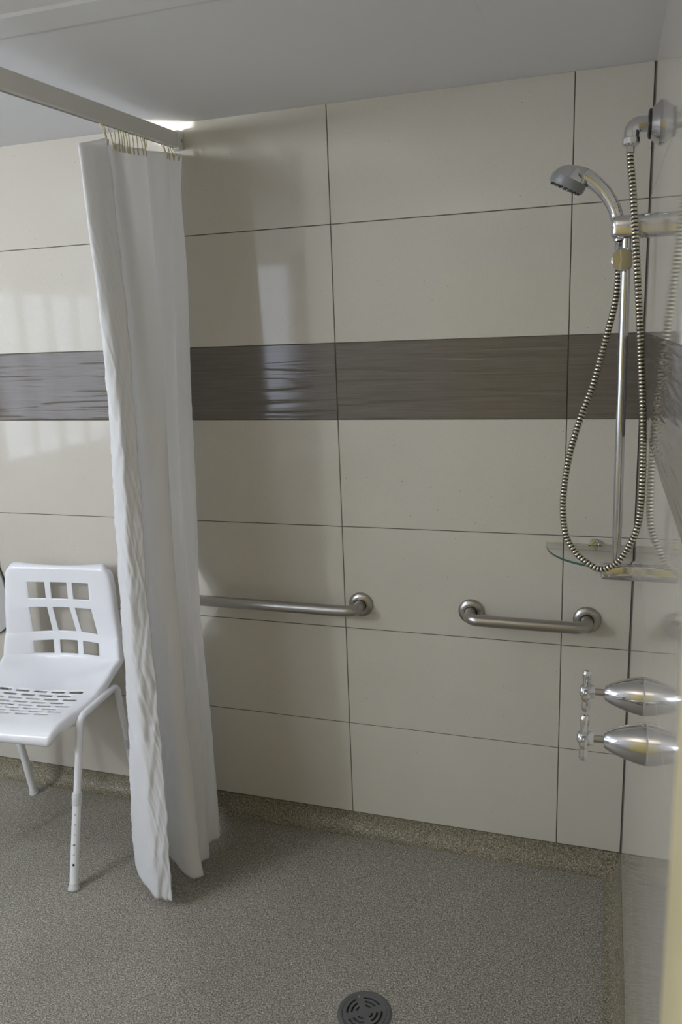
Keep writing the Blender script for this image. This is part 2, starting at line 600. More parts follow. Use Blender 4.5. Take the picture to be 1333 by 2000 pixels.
# ------------------------------------------------------------------ shower curtain track
def tz(y):
    return 2.3025 + 0.032 * y      # underside of the track, it falls a little towards the room
track = thing('curtain_track', 'pale grey box-section curtain track running from the back wall under the ceiling', 'curtain track', (-0.5, 0, tz(0)))
ya, yb = -2.4, -0.012
b = MB()
xa, xb, hh = -0.513, -0.489, 0.047
sec = [(xa, 0.003), (xa, hh), (xb, hh), (xb, 0.003), (xb - 0.007, 0.0), (xb - 0.007, 0.012), (xa + 0.007, 0.012), (xa + 0.007, 0.0)]
vs = [(x, y, tz(y) + z) for y in (ya, yb) for x, z in sec]
n = len(sec)
b.add(vs, [(i, (i + 1) % n, n + (i + 1) % n, n + i) for i in range(n)] + [tuple(range(n))[::-1], tuple(range(n, 2 * n))])
b.build('rail', M['track'], track, smooth=False)
b = MB()
vs = [(x, y, tz(y) + z) for y in (ya, yb) for x, z in ((xa + 0.007, 0.006), (xa + 0.007, 0.010), (xb - 0.007, 0.010), (xb - 0.007, 0.006))]
b.add(vs, [(0, 1, 5, 4), (1, 2, 6, 5), (2, 3, 7, 6), (3, 0, 4, 7), (3, 2, 1, 0), (4, 5, 6, 7)])
b.build('glide_channel', M['dark'], track, smooth=False)
br = rounded_box(xa - 0.003, xb + 0.004, -0.034, 0.0, tz(0) - 0.003, tz(0) + 0.052, 0.002, 2).build('end_bracket', M['track'], track)
MB().lathe([(0, 0.0045), (0.0015, 0.0045), (0.0025, 0.002)], (xb + 0.004, -0.014, tz(0) + 0.024), (1, 0, 0), 12).build('screw', M['satin'], br)

# ------------------------------------------------------------------ shower curtain
CURTAIN_COLUMNS = [
  [(-0.436,-0.56,-0.035),(-0.4347,-0.5566,0.0336),(-0.4334,-0.5508,0.1479),(-0.4309,-0.5428,0.3079),(-0.4361,-0.5312,0.5365),(-0.4399,-0.5249,0.6623),(-0.4416,-0.5215,0.7308),(-0.4433,-0.518,0.7994),(-0.4463,-0.5146,0.868),(-0.452,-0.5111,0.9366),(-0.4508,-0.5048,1.0623),(-0.4505,-0.4968,1.2224),(-0.449,-0.4853,1.451),(-0.4517,-0.4738,1.6796),(-0.4616,-0.4623,1.9082),(-0.4707,-0.4542,2.0682),(-0.4744,-0.4496,2.1597),(-0.4798,-0.445,2.2511)],
  [(-0.4655,-0.565,-0.035),(-0.4624,-0.5623,0.0333),(-0.463,-0.5578,0.1471),(-0.4632,-0.5515,0.3064),(-0.4653,-0.5425,0.534),(-0.4678,-0.5375,0.6591),(-0.4697,-0.5348,0.7274),(-0.4716,-0.5321,0.7957),(-0.472,-0.5294,0.8639),(-0.4736,-0.5267,0.9322),(-0.4711,-0.5218,1.0574),(-0.4667,-0.5155,1.2167),(-0.4613,-0.5065,1.4443),(-0.4655,-0.4975,1.6719),(-0.4741,-0.4885,1.8994),(-0.4806,-0.4822,2.0587),(-0.4837,-0.4786,2.1498),(-0.4862,-0.475,2.2408)],
  [(-0.5041,-0.555,-0.035),(-0.5,-0.5538,0.0329),(-0.5018,-0.5518,0.1461),(-0.503,-0.549,0.3045),(-0.5006,-0.545,0.5308),(-0.5007,-0.5428,0.6553),(-0.5021,-0.5416,0.7232),(-0.5037,-0.5404,0.7911),(-0.5015,-0.5392,0.859),(-0.499,-0.538,0.9269),(-0.4935,-0.5358,1.0513),(-0.4839,-0.533,1.2098),(-0.4725,-0.529,1.4361),(-0.4762,-0.525,1.6624),(-0.482,-0.521,1.8887),(-0.4848,-0.5182,2.0471),(-0.4862,-0.5166,2.1377),(-0.4876,-0.515,2.2282)],
  [(-0.6305,-0.45,-0.035),(-0.6298,-0.4529,0.0326),(-0.6221,-0.4576,0.1454),(-0.6086,-0.4642,0.3032),(-0.5877,-0.4738,0.5286),(-0.5783,-0.479,0.6526),(-0.5734,-0.4818,0.7203),(-0.5687,-0.4847,0.7879),(-0.5641,-0.4875,0.8555),(-0.5595,-0.4904,0.9232),(-0.5495,-0.4956,1.0472),(-0.533,-0.5023,1.205),(-0.5195,-0.5118,1.4305),(-0.5113,-0.5212,1.6559),(-0.5051,-0.5308,1.8814),(-0.5076,-0.5374,2.0392),(-0.5081,-0.5412,2.1294),(-0.5082,-0.545,2.2196)],
  [(-0.6526,-0.38,-0.035),(-0.6504,-0.3821,0.0333),(-0.6419,-0.3856,0.1472),(-0.6297,-0.3905,0.3065),(-0.6115,-0.3975,0.5342),(-0.6037,-0.4013,0.6595),(-0.5995,-0.4035,0.7278),(-0.5956,-0.4056,0.7961),(-0.5917,-0.4077,0.8644),(-0.5872,-0.4098,0.9327),(-0.5778,-0.4136,1.0579),(-0.5631,-0.4185,1.2173),(-0.5533,-0.4255,1.445),(-0.5476,-0.4325,1.6727),(-0.5438,-0.4395,1.9004),(-0.5488,-0.4444,2.0598),(-0.5499,-0.4472,2.1508),(-0.5509,-0.45,2.2419)],
  [(-0.5714,-0.36,-0.035),(-0.5679,-0.3603,0.0338),(-0.562,-0.3608,0.1485),(-0.5571,-0.3615,0.3091),(-0.5572,-0.3625,0.5386),(-0.5556,-0.363,0.6648),(-0.5548,-0.3634,0.7336),(-0.5555,-0.3636,0.8024),(-0.5585,-0.3639,0.8713),(-0.5575,-0.3642,0.9401),(-0.5504,-0.3648,1.0663),(-0.5452,-0.3655,1.2269),(-0.5342,-0.3665,1.4563),(-0.53,-0.3675,1.6857),(-0.5317,-0.3685,1.9152),(-0.5349,-0.3692,2.0758),(-0.5359,-0.3696,2.1675),(-0.5333,-0.37,2.2593)],
  [(-0.5257,-0.385,-0.035),(-0.5229,-0.3847,0.0336),(-0.5178,-0.3842,0.148),(-0.5132,-0.3835,0.3082),(-0.5155,-0.3825,0.537),(-0.5147,-0.382,0.6628),(-0.5145,-0.3816,0.7314),(-0.5154,-0.3814,0.8001),(-0.5183,-0.381,0.8687),(-0.5195,-0.3808,0.9373),(-0.5131,-0.3802,1.0632),(-0.5091,-0.3795,1.2233),(-0.5003,-0.3785,1.4521),(-0.4975,-0.3775,1.6809),(-0.501,-0.3765,1.9097),(-0.5054,-0.3758,2.0698),(-0.5073,-0.3754,2.1614),(-0.5054,-0.375,2.2529)],
  [(-0.4405,-0.44,-0.035),(-0.4444,-0.4358,0.0337),(-0.4462,-0.4288,0.1483),(-0.4511,-0.419,0.3087),(-0.4608,-0.405,0.5378),(-0.4631,-0.3973,0.6638),(-0.4644,-0.3931,0.7325),(-0.4679,-0.3889,0.8012),(-0.4726,-0.3847,0.8699),(-0.4769,-0.3805,0.9387),(-0.4775,-0.3728,1.0647),(-0.4783,-0.363,1.2251),(-0.4784,-0.349,1.4542),(-0.4806,-0.335,1.6833),(-0.4885,-0.321,1.9124),(-0.4963,-0.3112,2.0727),(-0.501,-0.3056,2.1644),(-0.5038,-0.3,2.256)],
  [(-0.3934,-0.425,-0.035),(-0.4014,-0.4194,0.0338),(-0.4069,-0.4102,0.1486),(-0.4182,-0.3972,0.3092),(-0.4298,-0.3787,0.5387),(-0.4323,-0.3686,0.6649),(-0.4337,-0.363,0.7338),(-0.4389,-0.3575,0.8026),(-0.4442,-0.3519,0.8715),(-0.4496,-0.3464,0.9403),(-0.453,-0.3362,1.0665),(-0.455,-0.3232,1.2272),(-0.4588,-0.3047,1.4567),(-0.4608,-0.2863,1.6861),(-0.4687,-0.2677,1.9156),(-0.4766,-0.2548,2.0763),(-0.4817,-0.2474,2.1681),(-0.4867,-0.24,2.2599)],
  [(-0.4299,-0.385,-0.035),(-0.435,-0.3795,0.0341),(-0.4409,-0.3702,0.1493),(-0.4525,-0.3573,0.3106),(-0.4626,-0.3387,0.541),(-0.4651,-0.3286,0.6677),(-0.4674,-0.323,0.7368),(-0.4728,-0.3175,0.806),(-0.4781,-0.3119,0.8751),(-0.4835,-0.3064,0.9442),(-0.4856,-0.2962,1.0709),(-0.4876,-0.2833,1.2322),(-0.4911,-0.2648,1.4626),(-0.493,-0.2463,1.693),(-0.501,-0.2278,1.9234),(-0.5088,-0.2148,2.0847),(-0.5138,-0.2074,2.1768),(-0.5188,-0.2,2.269)],
  [(-0.4304,-0.36,-0.035),(-0.4342,-0.3544,0.0342),(-0.4405,-0.3452,0.1495),(-0.452,-0.3322,0.3109),(-0.4618,-0.3137,0.5414),(-0.4644,-0.3036,0.6683),(-0.4674,-0.298,0.7374),(-0.4728,-0.2925,0.8066),(-0.4782,-0.2869,0.8758),(-0.4836,-0.2814,0.9449),(-0.4853,-0.2712,1.0718),(-0.4874,-0.2582,1.2332),(-0.4911,-0.2397,1.4637),(-0.4932,-0.2213,1.6943),(-0.5014,-0.2027,1.9249),(-0.5094,-0.1898,2.0863),(-0.5144,-0.1824,2.1785),(-0.5195,-0.175,2.2707)],
  [(-0.4179,-0.33,-0.035),(-0.4199,-0.324,0.0342),(-0.4235,-0.314,0.1494),(-0.4286,-0.3,0.3108),(-0.4394,-0.28,0.5414),(-0.4465,-0.269,0.6682),(-0.4512,-0.263,0.7373),(-0.4559,-0.257,0.8065),(-0.4624,-0.251,0.8757),(-0.469,-0.245,0.9448),(-0.4754,-0.234,1.0716),(-0.4794,-0.22,1.233),(-0.4775,-0.2,1.4636),(-0.4746,-0.18,1.6941),(-0.4756,-0.16,1.9247),(-0.4769,-0.146,2.086),(-0.4775,-0.138,2.1783),(-0.4781,-0.13,2.2705)],
  [(-0.4533,-0.285,-0.035),(-0.455,-0.2796,0.0343),(-0.458,-0.2706,0.1499),(-0.4622,-0.258,0.3116),(-0.4724,-0.24,0.5427),(-0.4791,-0.2301,0.6698),(-0.4834,-0.2247,0.7391),(-0.4878,-0.2193,0.8084),(-0.4944,-0.2139,0.8778),(-0.4998,-0.2085,0.9471),(-0.5056,-0.1986,1.0742),(-0.508,-0.186,1.2359),(-0.5047,-0.168,1.467),(-0.5006,-0.15,1.6981),(-0.5004,-0.132,1.9292),(-0.5007,-0.1194,2.0909),(-0.5008,-0.1122,2.1833),(-0.5009,-0.105,2.2758)],
  [(-0.4547,-0.25,-0.035),(-0.4562,-0.245,0.0344),(-0.4589,-0.2368,0.15),(-0.4627,-0.2253,0.3119),(-0.4726,-0.2087,0.5431),(-0.4791,-0.1997,0.6703),(-0.4832,-0.1947,0.7397),(-0.4878,-0.1898,0.809),(-0.4941,-0.1848,0.8784),(-0.4989,-0.1799,0.9478),(-0.5043,-0.1708,1.075),(-0.5058,-0.1593,1.2368),(-0.502,-0.1428,1.4681),(-0.4972,-0.1263,1.6993),(-0.4964,-0.1098,1.9305),(-0.4963,-0.0982,2.0924),(-0.4961,-0.0916,2.1849),(-0.496,-0.085,2.2774)],
  [(-0.4439,-0.2,-0.035),(-0.4443,-0.1954,0.0344),(-0.4474,-0.1876,0.15),(-0.4543,-0.1768,0.3119),(-0.4671,-0.1613,0.5431),(-0.4754,-0.1527,0.6703),(-0.4785,-0.1481,0.7397),(-0.4817,-0.1434,0.8091),(-0.4826,-0.1388,0.8785),(-0.4816,-0.1341,0.9478),(-0.4799,-0.1256,1.075),(-0.4786,-0.1147,1.2369),(-0.477,-0.0992,1.4682),(-0.4755,-0.0837,1.6994),(-0.4702,-0.0683,1.9307),(-0.478,-0.0574,2.0926),(-0.4819,-0.0512,2.1851),(-0.4702,-0.045,2.2776)],
  [(-0.584,-0.03,-0.035),(-0.5837,-0.0296,0.0347),(-0.5845,-0.029,0.1508),(-0.5843,-0.0282,0.3134),(-0.5921,-0.027,0.5457),(-0.5898,-0.0318,0.6734),(-0.5625,-0.0794,0.7431),(-0.5405,-0.1179,0.8128),(-0.5735,-0.0536,0.8825),(-0.585,-0.0265,0.9521),(-0.5793,-0.0242,1.0799),(-0.5722,-0.0234,1.2425),(-0.562,-0.0222,1.4747),(-0.5515,-0.021,1.707),(-0.5378,-0.0198,1.9393),(-0.5397,-0.019,2.1019),(-0.5403,-0.0185,2.1948),(-0.5249,-0.018,2.2877)]]

LEVELS = [0, .03, .08, .15, .25, .305, .335, .365, .395, .425, .48, .55, .65, .75, .85, .92, .96, 1]
def build_curtain():
    root = thing('shower_curtain', 'long white cloth shower curtain bunched against the wall under its track', 'curtain', (-0.5, -0.3, ZF))
    rows_n = 230
    cols = []
    for c in CURTAIN_COLUMNS:
        line = []
        for k in range(rows_n + 1):
            wv = k / rows_n
            for q in range(len(LEVELS) - 1):
                if wv <= LEVELS[q + 1] + 1e-9:
                    break
            t = (wv - LEVELS[q]) / (LEVELS[q + 1] - LEVELS[q])
            a, b_, c_, d_ = (Vector(c[max(0, min(len(c) - 1, j))]) for j in (q - 1, q, q + 1, q + 2))
            # eased linear keeps the hand-set folds without overshoot
            line.append(b_.lerp(c_, t))
        # light smoothing down the drop
        for _ in range(18):
            line = [line[0]] + [(line[i - 1] + line[i] * 2 + line[i + 1]) / 4 for i in range(1, len(line) - 1)] + [line[-1]]
        cols.append(line)
    SUB = 9
    grid = []
    for k in range(rows_n + 1):
        grid.append(spline([c[k] for c in cols], SUB))
    nc = len(grid[0])
    verts = []
    for k, row in enumerate(grid):
        wv = k / rows_n
        for i, p_ in enumerate(row):
            s = i / SUB
            a = row[max(i - 1, 0)]; b_ = row[min(i + 1, nc - 1)]
            tg = (b_ - a); tg.z = 0
            nr = Vector((tg.y, -tg.x, 0)).normalized()
            amp = 1.0 if s < 3.2 else 0.35
            amp *= min(1.0, (1 - wv) * 1.7 + 0.12)
            nz = 0.0042 * noise.noise(Vector((s * 0.55, p_.z * 15 + s * 2.2, 3.1))) + 0.0040 * noise.noise(Vector((s * 0.9 + 4, p_.z * 36 - s * 5, 9.0))) + 0.0020 * noise.noise(Vector((s * 1.6, p_.z * 70 + s * 7, 2.0)))
            soft = noise.noise(Vector((s * 0.5 + 5, p_.z * 2.2, 1.0))) * 0.006
            nz *= amp
            amp = 1.0
            edge = 0.006 * noise.noise(Vector((p_.z * 17, 7.7, 0))) if i == 0 else 0
            verts.append(p_ + nr * (nz * amp + soft) + Vector((edge, 0, 0.004 * noise.noise(Vector((s * 2.1, 0, 0))) if k == 0 else 0)))
    faces = []
    for k in range(rows_n):
        for i in range(nc - 1):
            faces.append((k * nc + i, k * nc + i + 1, (k + 1) * nc + i + 1, (k + 1) * nc + i))
    cl = MB().add(verts, faces).build('cloth', M['cloth'], root, angle=80)
    so = cl.modifiers.new('thickness', 'SOLIDIFY'); so.thickness = 0.0016; so.offset = 0
    # hooks in the two clusters the photograph shows
    spots = [-0.447, -0.436, -0.398, -0.372, -0.352, -0.338, -0.325, -0.312, -0.298, -0.284, -0.268, -0.25, -0.236, -0.222, -0.208, -0.194, -0.125, -0.112, -0.099, -0.086, -0.073, -0.058]
    top = [Vector(q) for q in grid[-1]]
    for y in spots:
        j = min(range(6 * SUB, nc), key=lambda i_: abs(top[i_].y - y)) if y > -0.43 else 0
        e = top[j]
        xs = max(-0.506, min(-0.496, e.x))
        pts = [(xs, y, tz(y) + 0.009), (xs, y, tz(y) - 0.006), (xs * 0.7 + e.x * 0.3 + 0.002, y * 0.7 + e.y * 0.3, tz(y) - 0.016),
               (e.x * 0.7 + xs * 0.3 + 0.004, e.y * 0.7 + y * 0.3 - 0.003, e.z - 0.012), (e.x * 0.7 + xs * 0.3 + 0.006, e.y * 0.7 + y * 0.3 - 0.004, e.z - 0.02), (e.x + 0.004, e.y - 0.002, e.z - 0.006)]
        MB().tube(spline(pts, 4), 0.0020, 6).build('hook', M['hook'], root)
build_curtain()

# ------------------------------------------------------------------ grab rails
def grab_rail(x0, x1, z, label):
    root = thing('grab_rail', label, 'grab rail', ((x0 + x1) / 2, 0, z), 'stainless grab rails on the back wall')
    off = 0.075
    path = fillet([(x0, -0.004, z), (x0, -off, z - 0.002), (x1, -off, z - 0.002), (x1, -0.004, z)], 0.055, 12)
    MB().tube(path, 0.0188, 24).build('bar', M['brushed'], root)
    for x in (x0, x1):
        prof = [(0.0002, 0.0425), (0.003, 0.0425), (0.008, 0.039), (0.012, 0.031), (0.0135, 0.0235), (0.0125, 0.0202)]
        MB().lathe(prof, (x, 0, z), (0, -1, 0), 40).build('flange', M['brushed'], root)
        MB().lathe([(0.011, 0.0212), (0.014, 0.0212), (0.0145, 0.019)], (x, 0, z), (0, -1, 0), 28).build('gap_ring', M['black'], root)
    return root
grab_rail(-0.80, 0.058, 0.804, 'long brushed steel grab rail partly hidden behind the white curtain')
grab_rail(0.434, 0.796, 0.806, 'short brushed steel grab rail with both round flanges in view')

# ------------------------------------------------------------------ shower
YS = -0.43
def shower():
    # slide rail
    rail = thing('slide_rail', 'vertical chrome shower slide rail with two brackets on the right wall', 'shower rail', (X0, YS, 1.1))
    MB().tube([(0.8668, YS, 1.10), (0.8605, YS, 1.945)], 0.0112, 20).build('pole', M['satin'], rail)
    rounded_box(0.829, X0 + 0.03, YS - 0.025, YS + 0.025, 1.080, 1.124, 0.012, 4).build('lower_bracket', M['chrome'], rail)
    ub = rounded_box(0.826, X0 + 0.03, YS - 0.026, YS + 0.026, 1.898, 1.95, 0.014, 4).build('upper_bracket', M['chrome'], rail)
    MB().lathe([(0, 0.013), (0.012, 0.0145), (0.03, 0.0155)], (0.846, YS - 0.004, 1.922), (-0.3, -0.05, 0.95), 20).build('handset_cradle', M['chrome'], ub)
    sl = MB().lathe([(0, 0.014), (0.03, 0.014)], (0.8612, YS, 1.84), (0, 0, 1), 20).build('slider', M['chrome'], rail)
    MB().lathe([(0, 0.008), (0.012, 0.008), (0.0125, 0.0235), (0.022, 0.0262), (0.026, 0.0255), (0.0275, 0.0235), (0.0276, 0.0)],
               (0.855, YS - 0.006, 1.851), (0.0, -1, 0.0), 40).build('slider_knob', M['chrome'], sl, angle=12)
    # hand shower
    hs = thing('hand_shower', 'chrome hand shower with grey spray face held in the slide rail', 'shower head', (0.845, YS, 1.90))
    hp = spline([(0.845, YS, 1.895), (0.843, YS, 1.93), (0.829, YS, 1.972), (0.805, YS, 2.009), (0.776, YS, 2.035), (0.752, YS, 2.047), (0.728, YS, 2.048)], 6)
    k = len(hp)
    MB().tube(hp, [0.0140 + 0.0065 * (i / (k - 1)) ** 1.3 for i in range(k)], 22).build('handle', M['chrome'], hs)
    ax = Vector((-0.45, 0.055, -0.89)).normalized()
    c0 = Vector((0.7225, YS, 2.0215)) - ax * 0.040
    dome = [(-0.010, 0.004), (-0.008, 0.014), (-0.003, 0.024), (0.004, 0.032), (0.012, 0.0375), (0.022, 0.0415)]
    MB().lathe(dome, c0, ax, 40).build('head', M['chrome'], hs)
    face = MB().lathe([(0.020, 0.0422), (0.036, 0.0422), (0.041, 0.0395), (0.042, 0.0)], c0, ax, 40).build('spray_face', M['shower_grey'], hs)
    u = ax.cross(Vector((0, 1, 0))).normalized(); v = ax.cross(u)
    nz = MB()
    for rr, cnt in ((0.012, 6), (0.022, 10), (0.034, 18)):
        for i in range(cnt):
            t = 2 * PI * i / cnt + rr * 40
            nz.lathe([(0.040, 0.0026), (0.0445, 0.0022)], c0 + u * rr * math.cos(t) + v * rr * math.sin(t), ax, 8)
    nz.build('nozzles', M['black'], face)['kind'] = 'stuff'
    # wall elbow
    el = thing('wall_elbow', 'chrome elbow outlet with round wall rose above the shower rail', 'shower outlet', (X0, YS, 2.14))
    MB().lathe([(0, 0.047), (0.006, 0.047), (0.020, 0.034), (0.022, 0.032), (0.022, 0.020)], (X0, YS, 2.139), (-1, 0, 0), 40).build('rose', M['satin'], el)
    MB().lathe([(0.0215, 0.0315), (0.027, 0.031), (0.029, 0.026)], (X0, YS, 2.139), (-1, 0, 0), 36).build('seal', M['black'], el)
    MB().tube(fillet([(X0 - 0.02, YS, 2.139), (0.864, YS, 2.142), (0.8625, YS, 2.108)], 0.02, 8), 0.0170, 22).build('elbow', M['chrome'], el)
    MB().lathe([(0, 0.0165), (0.002, 0.0192), (0.014, 0.0192), (0.018, 0.0150), (0.020, 0.0100)], (0.8625, YS, 2.115), (0, 0, -1), 6 * 4).build('nut', M['chrome'], el)
    # corrugated hose
    pts = [(0.862, -0.43, 2.103), (0.8625, -0.4335, 2.07), (0.869, -0.445, 2.014), (0.876, -0.46, 1.935), (0.885, -0.475, 1.834), (0.895, -0.478, 1.721), (0.902, -0.481, 1.629),
           (0.911, -0.484, 1.511), (0.9155, -0.487, 1.415), (0.9165, -0.49, 1.33), (0.9155, -0.487, 1.274), (0.911, -0.483, 1.23), (0.899, -0.48, 1.191), (0.876, -0.477, 1.145),
           (0.85, -0.473, 1.121), (0.823, -0.47, 1.115), (0.789, -0.464, 1.134), (0.766, -0.458, 1.155), (0.745, -0.452, 1.191), (0.736, -0.446, 1.244), (0.736, -0.44, 1.302),
           (0.747, -0.433, 1.393), (0.772, -0.425, 1.491), (0.798, -0.418, 1.567), (0.824, -0.41, 1.676), (0.841, -0.406, 1.753), (0.846, -0.405, 1.805), (0.845, -0.412, 1.863), (0.845, -0.43, 1.897)]
    fine = spline(pts, 30)
    acc = [0.0]
    for a, b_ in zip(fine, fine[1:]):
        acc.append(acc[-1] + (b_ - a).length)
    total = acc[-1]
    pitch = 0.0088
    stations, rad, mi = [], [], []
    ferr = 0.022
    s = ferr
    while s + pitch < total - ferr:
        for f_, r_, m_ in ((0.0, 0.0071, 0), (0.05, 0.0083, 0), (0.30, 0.0086, 0), (0.60, 0.0083, 0), (0.65, 0.0070, 1), (0.99, 0.0070, 1)):
            stations.append(s + f_ * pitch); rad.append(r_); mi.append(m_)
        s += pitch
    j = 0
    P_ = []
    for st in stations:
        while j < len(acc) - 2 and acc[j + 1] < st:
            j += 1
        t = (st - acc[j]) / max(acc[j + 1] - acc[j], 1e-9)
        P_.append(fine[j].lerp(fine[j + 1], t))
    hose = thing('shower_hose', 'ribbed brassy chrome shower hose hanging in a long loop by the rail', 'hose', (0.8625, YS, 2.1))
    MB().tube(P_, rad, 12, mi=mi).build('corrugated_sleeve', [M['hosemetal'], M['black']], hose, angle=80)
    for a, b_ in ((0, ferr), (total - ferr, total)):
        q = [fine[min(range(len(acc)), key=lambda i_: abs(acc[i_] - (a + (b_ - a) * t / 4)))] for t in range(5)]
        MB().tube(q, 0.0099, 16).build('ferrule', M['chrome'], hose)
shower()

# ------------------------------------------------------------------ glass corner shelf
def shelf():
    z, R1 = 1.047, 0.256
    root = thing('corner_shelf', 'quarter-round clear glass corner shelf behind the hose loop', 'shelf', (X0, 0, z))
    pts = [(X0 - 0.001, -0.001)]
    for i in range(25):
        t = i / 24 * PI / 2
        ex = 0.9
        pts.append((X0 - 0.001 - R1 * math.cos(t) ** ex, -0.001 - R1 * math.sin(t) ** ex))
    n_ = len(pts)
    vs = [(x, y, z) for x, y in pts] + [(x, y, z + 0.006) for x, y in pts]
    b_ = MB().add(vs, [tuple(range(n_)), tuple(range(2 * n_ - 1, n_ - 1, -1))])
    side = [(i, (i + 1) % n_, n_ + (i + 1) % n_, n_ + i) for i in range(n_)]
    b_.f += [list(f) for f in side]
    b_.mi += [0] * n_
    b_.build('glass_plate', M['glass'], root, smooth=False)
    ed = MB()
    arc = pts[1:]
    k = len(arc)
    vs = []
    for x, y in arc:
        d = Vector((x - X0, y, 0)).normalized() * 0.0006
        vs += [(x, y, z), (x + d.x, y + d.y, z), (x + d.x, y + d.y, z + 0.006), (x, y, z + 0.006)]
    fs = []
    for i in range(k - 1):
        for q in range(4):
            fs.append((4 * i + q, 4 * i + (q + 1) % 4, 4 * i + 4 + (q + 1) % 4, 4 * i + 4 + q))
    fs += [(0, 1, 2, 3), (4 * k - 4, 4 * k - 3, 4 * k - 2, 4 * k - 1)]
    ed.add(vs, fs).build('polished_edge', M['glassedge'], root, angle=60)
    for org, ax in (((0.812, 0, z + 0.003), (0, -1, 0)),):
        cl = MB().lathe([(0, 0.0195), (0.012, 0.0195), (0.015, 0.018), (0.016, 0.0)], org, ax, 28).build('clamp', M['chrome'], root)
        o_ = Vector(org) + Vector(ax) * 0.0162
        dx = Vector((0.0185, 0.0012, 0.0022)) if ax[0] == 0 else Vector((0.0012, 0.0185, 0.0022))
        MB().box(o_.x - dx.x, o_.x + dx.x, o_.y - dx.y, o_.y + dx.y, o_.z - 0.0052, o_.z - 0.0018).build('slot', M['black'], cl, smooth=False)
shelf()

# ------------------------------------------------------------------ taps
def tap(y, z, label, turn):
    root = thing('shower_tap', label, 'tap', (X0, y, z), 'chrome wall taps')
    prof = [(0.0, 0.0405), (0.0015, 0.0415), (0.004, 0.0412), (0.02, 0.0385), (0.045, 0.0312), (0.065, 0.0235), (0.076, 0.0176), (0.079, 0.0150), (0.0795, 0.0085)]
    MB().lathe(prof, (X0, y, z), (-1, 0, 0), 48).build('dome', M['chrome'], root)
    MB().lathe([(0.078, 0.0075), (0.101, 0.0075)], (X0, y, z), (-1, 0, 0), 16).build('spindle', M['satin'], root)
    hx = X0 - 0.117
    hd_ = MB().lathe([(0.099, 0.0125), (0.101, 0.0142), (0.114, 0.0146), (0.126, 0.0142), (0.130, 0.011), (0.1315, 0.007), (0.132, 0.0)], (X0, y, z), (-1, 0, 0), 24).build('handle_hub', M['chrome'], root)
    for i in range(4):
        a = turn + i * PI / 2
        d = (0, math.sin(a), math.cos(a))
        MB().lathe([(0.008, 0.0088), (0.022, 0.0076), (0.028, 0.0088), (0.036, 0.0098), (0.042, 0.0094), (0.0462, 0.007), (0.0475, 0.002)],
                   (hx, y, z), d, 16).build('handle_arm', M['chrome'], hd_)
tap(-0.784, 0.930, 'chrome cross-handled tap farther from the camera, the upper of two', 0.05)
tap(-0.937, 0.900, 'chrome cross-handled tap nearer the camera, the lower of two', 0.12)

# ------------------------------------------------------------------ floor drain
def drain():
    cx, cy, R1 = 0.268, -0.773, 0.0735
    z = ZF
    root = thing('floor_drain', 'round dark grey floor drain with curved slots in the speckled floor', 'drain', (cx, cy, z))
    MB().lathe([(0, R1), (0.0015, R1 - 0.0003), (0.0042, R1 - 0.005), (0.0045, 0.0615), (0.0035, 0.060), (0.0005, 0.060)], (cx, cy, z), (0, 0, 1), 72).build('rim', M['drain'], root)
    MB().lathe([(0.0, 0.0598), (0.0006, 0.0598)], (cx, cy, z), (0, 0, 1), 48).build('sump', M['dark'], root)
    rings = [0.0, 0.0185, 0.0240, 0.0310, 0.0365, 0.0435, 0.0490, 0.0595]
    NA = 96
    span = {1: 0.75, 3: 1.02, 5: 1.15}
    rot0 = math.radians(-13)
    b_ = MB()
    open_ = set()
    for ri, sp in span.items():
        for q in range(4):
            cen = rot0 + q * PI / 2
            for k in range(NA):
                a = 2 * PI * (k + 0.5) / NA
                dlt = (a - cen + PI) % (2 * PI) - PI
                if abs(dlt) < sp / 2:
                    open_.add((ri, k))
    zt, zb = z + 0.0045, z + 0.001
    def vid(ri, k, lv):
        return lv * (len(rings) * NA) + ri * NA + k % NA
    vs = []
    for zz in (zt, zb):
        for r_ in rings:
            for k in range(NA):
                a = 2 * PI * k / NA
                rr = max(r_, 0.0005)
                vs.append((cx + rr * math.cos(a), cy + rr * math.sin(a), zz))
    fs = []
    solid = lambda ri, k: 0 <= ri < len(rings) - 1 and (ri, k % NA) not in open_
    for ri in range(len(rings) - 1):
        for k in range(NA):
            if solid(ri, k):
                fs.append((vid(ri, k, 0), vid(ri + 1, k, 0), vid(ri + 1, k + 1, 0), vid(ri, k + 1, 0)))
            else:
                for (r2, k2, e) in ((ri - 1, k, (ri, k, ri, k + 1)), (ri + 1, k, (ri + 1, k, ri + 1, k + 1)), (ri, k - 1, (ri, k, ri + 1, k)), (ri, k + 1, (ri, k + 1, ri + 1, k + 1))):
                    if solid(r2, k2):
                        fs.append((vid(e[0], e[1], 0), vid(e[2], e[3], 0), vid(e[2], e[3], 1), vid(e[0], e[1], 1)))
    used = sorted({i for f in fs for i in f})
    mp_ = {i: j for j, i in enumerate(used)}
    b_.add([vs[i] for i in used], [tuple(mp_[i] for i in f) for f in fs])
    gr = b_.build('grate', M['drain'], root, smooth=False)
    for a in (rot0 + 3 * PI / 4, rot0 + 7 * PI / 4):
        MB().lathe([(0.0, 0.0035), (0.0008, 0.003), (0.001, 0.0012)], (cx + 0.053 * math.cos(a), cy + 0.053 * math.sin(a), zt), (0, 0, 1), 12).build('screw', M['satin'], gr)
drain()

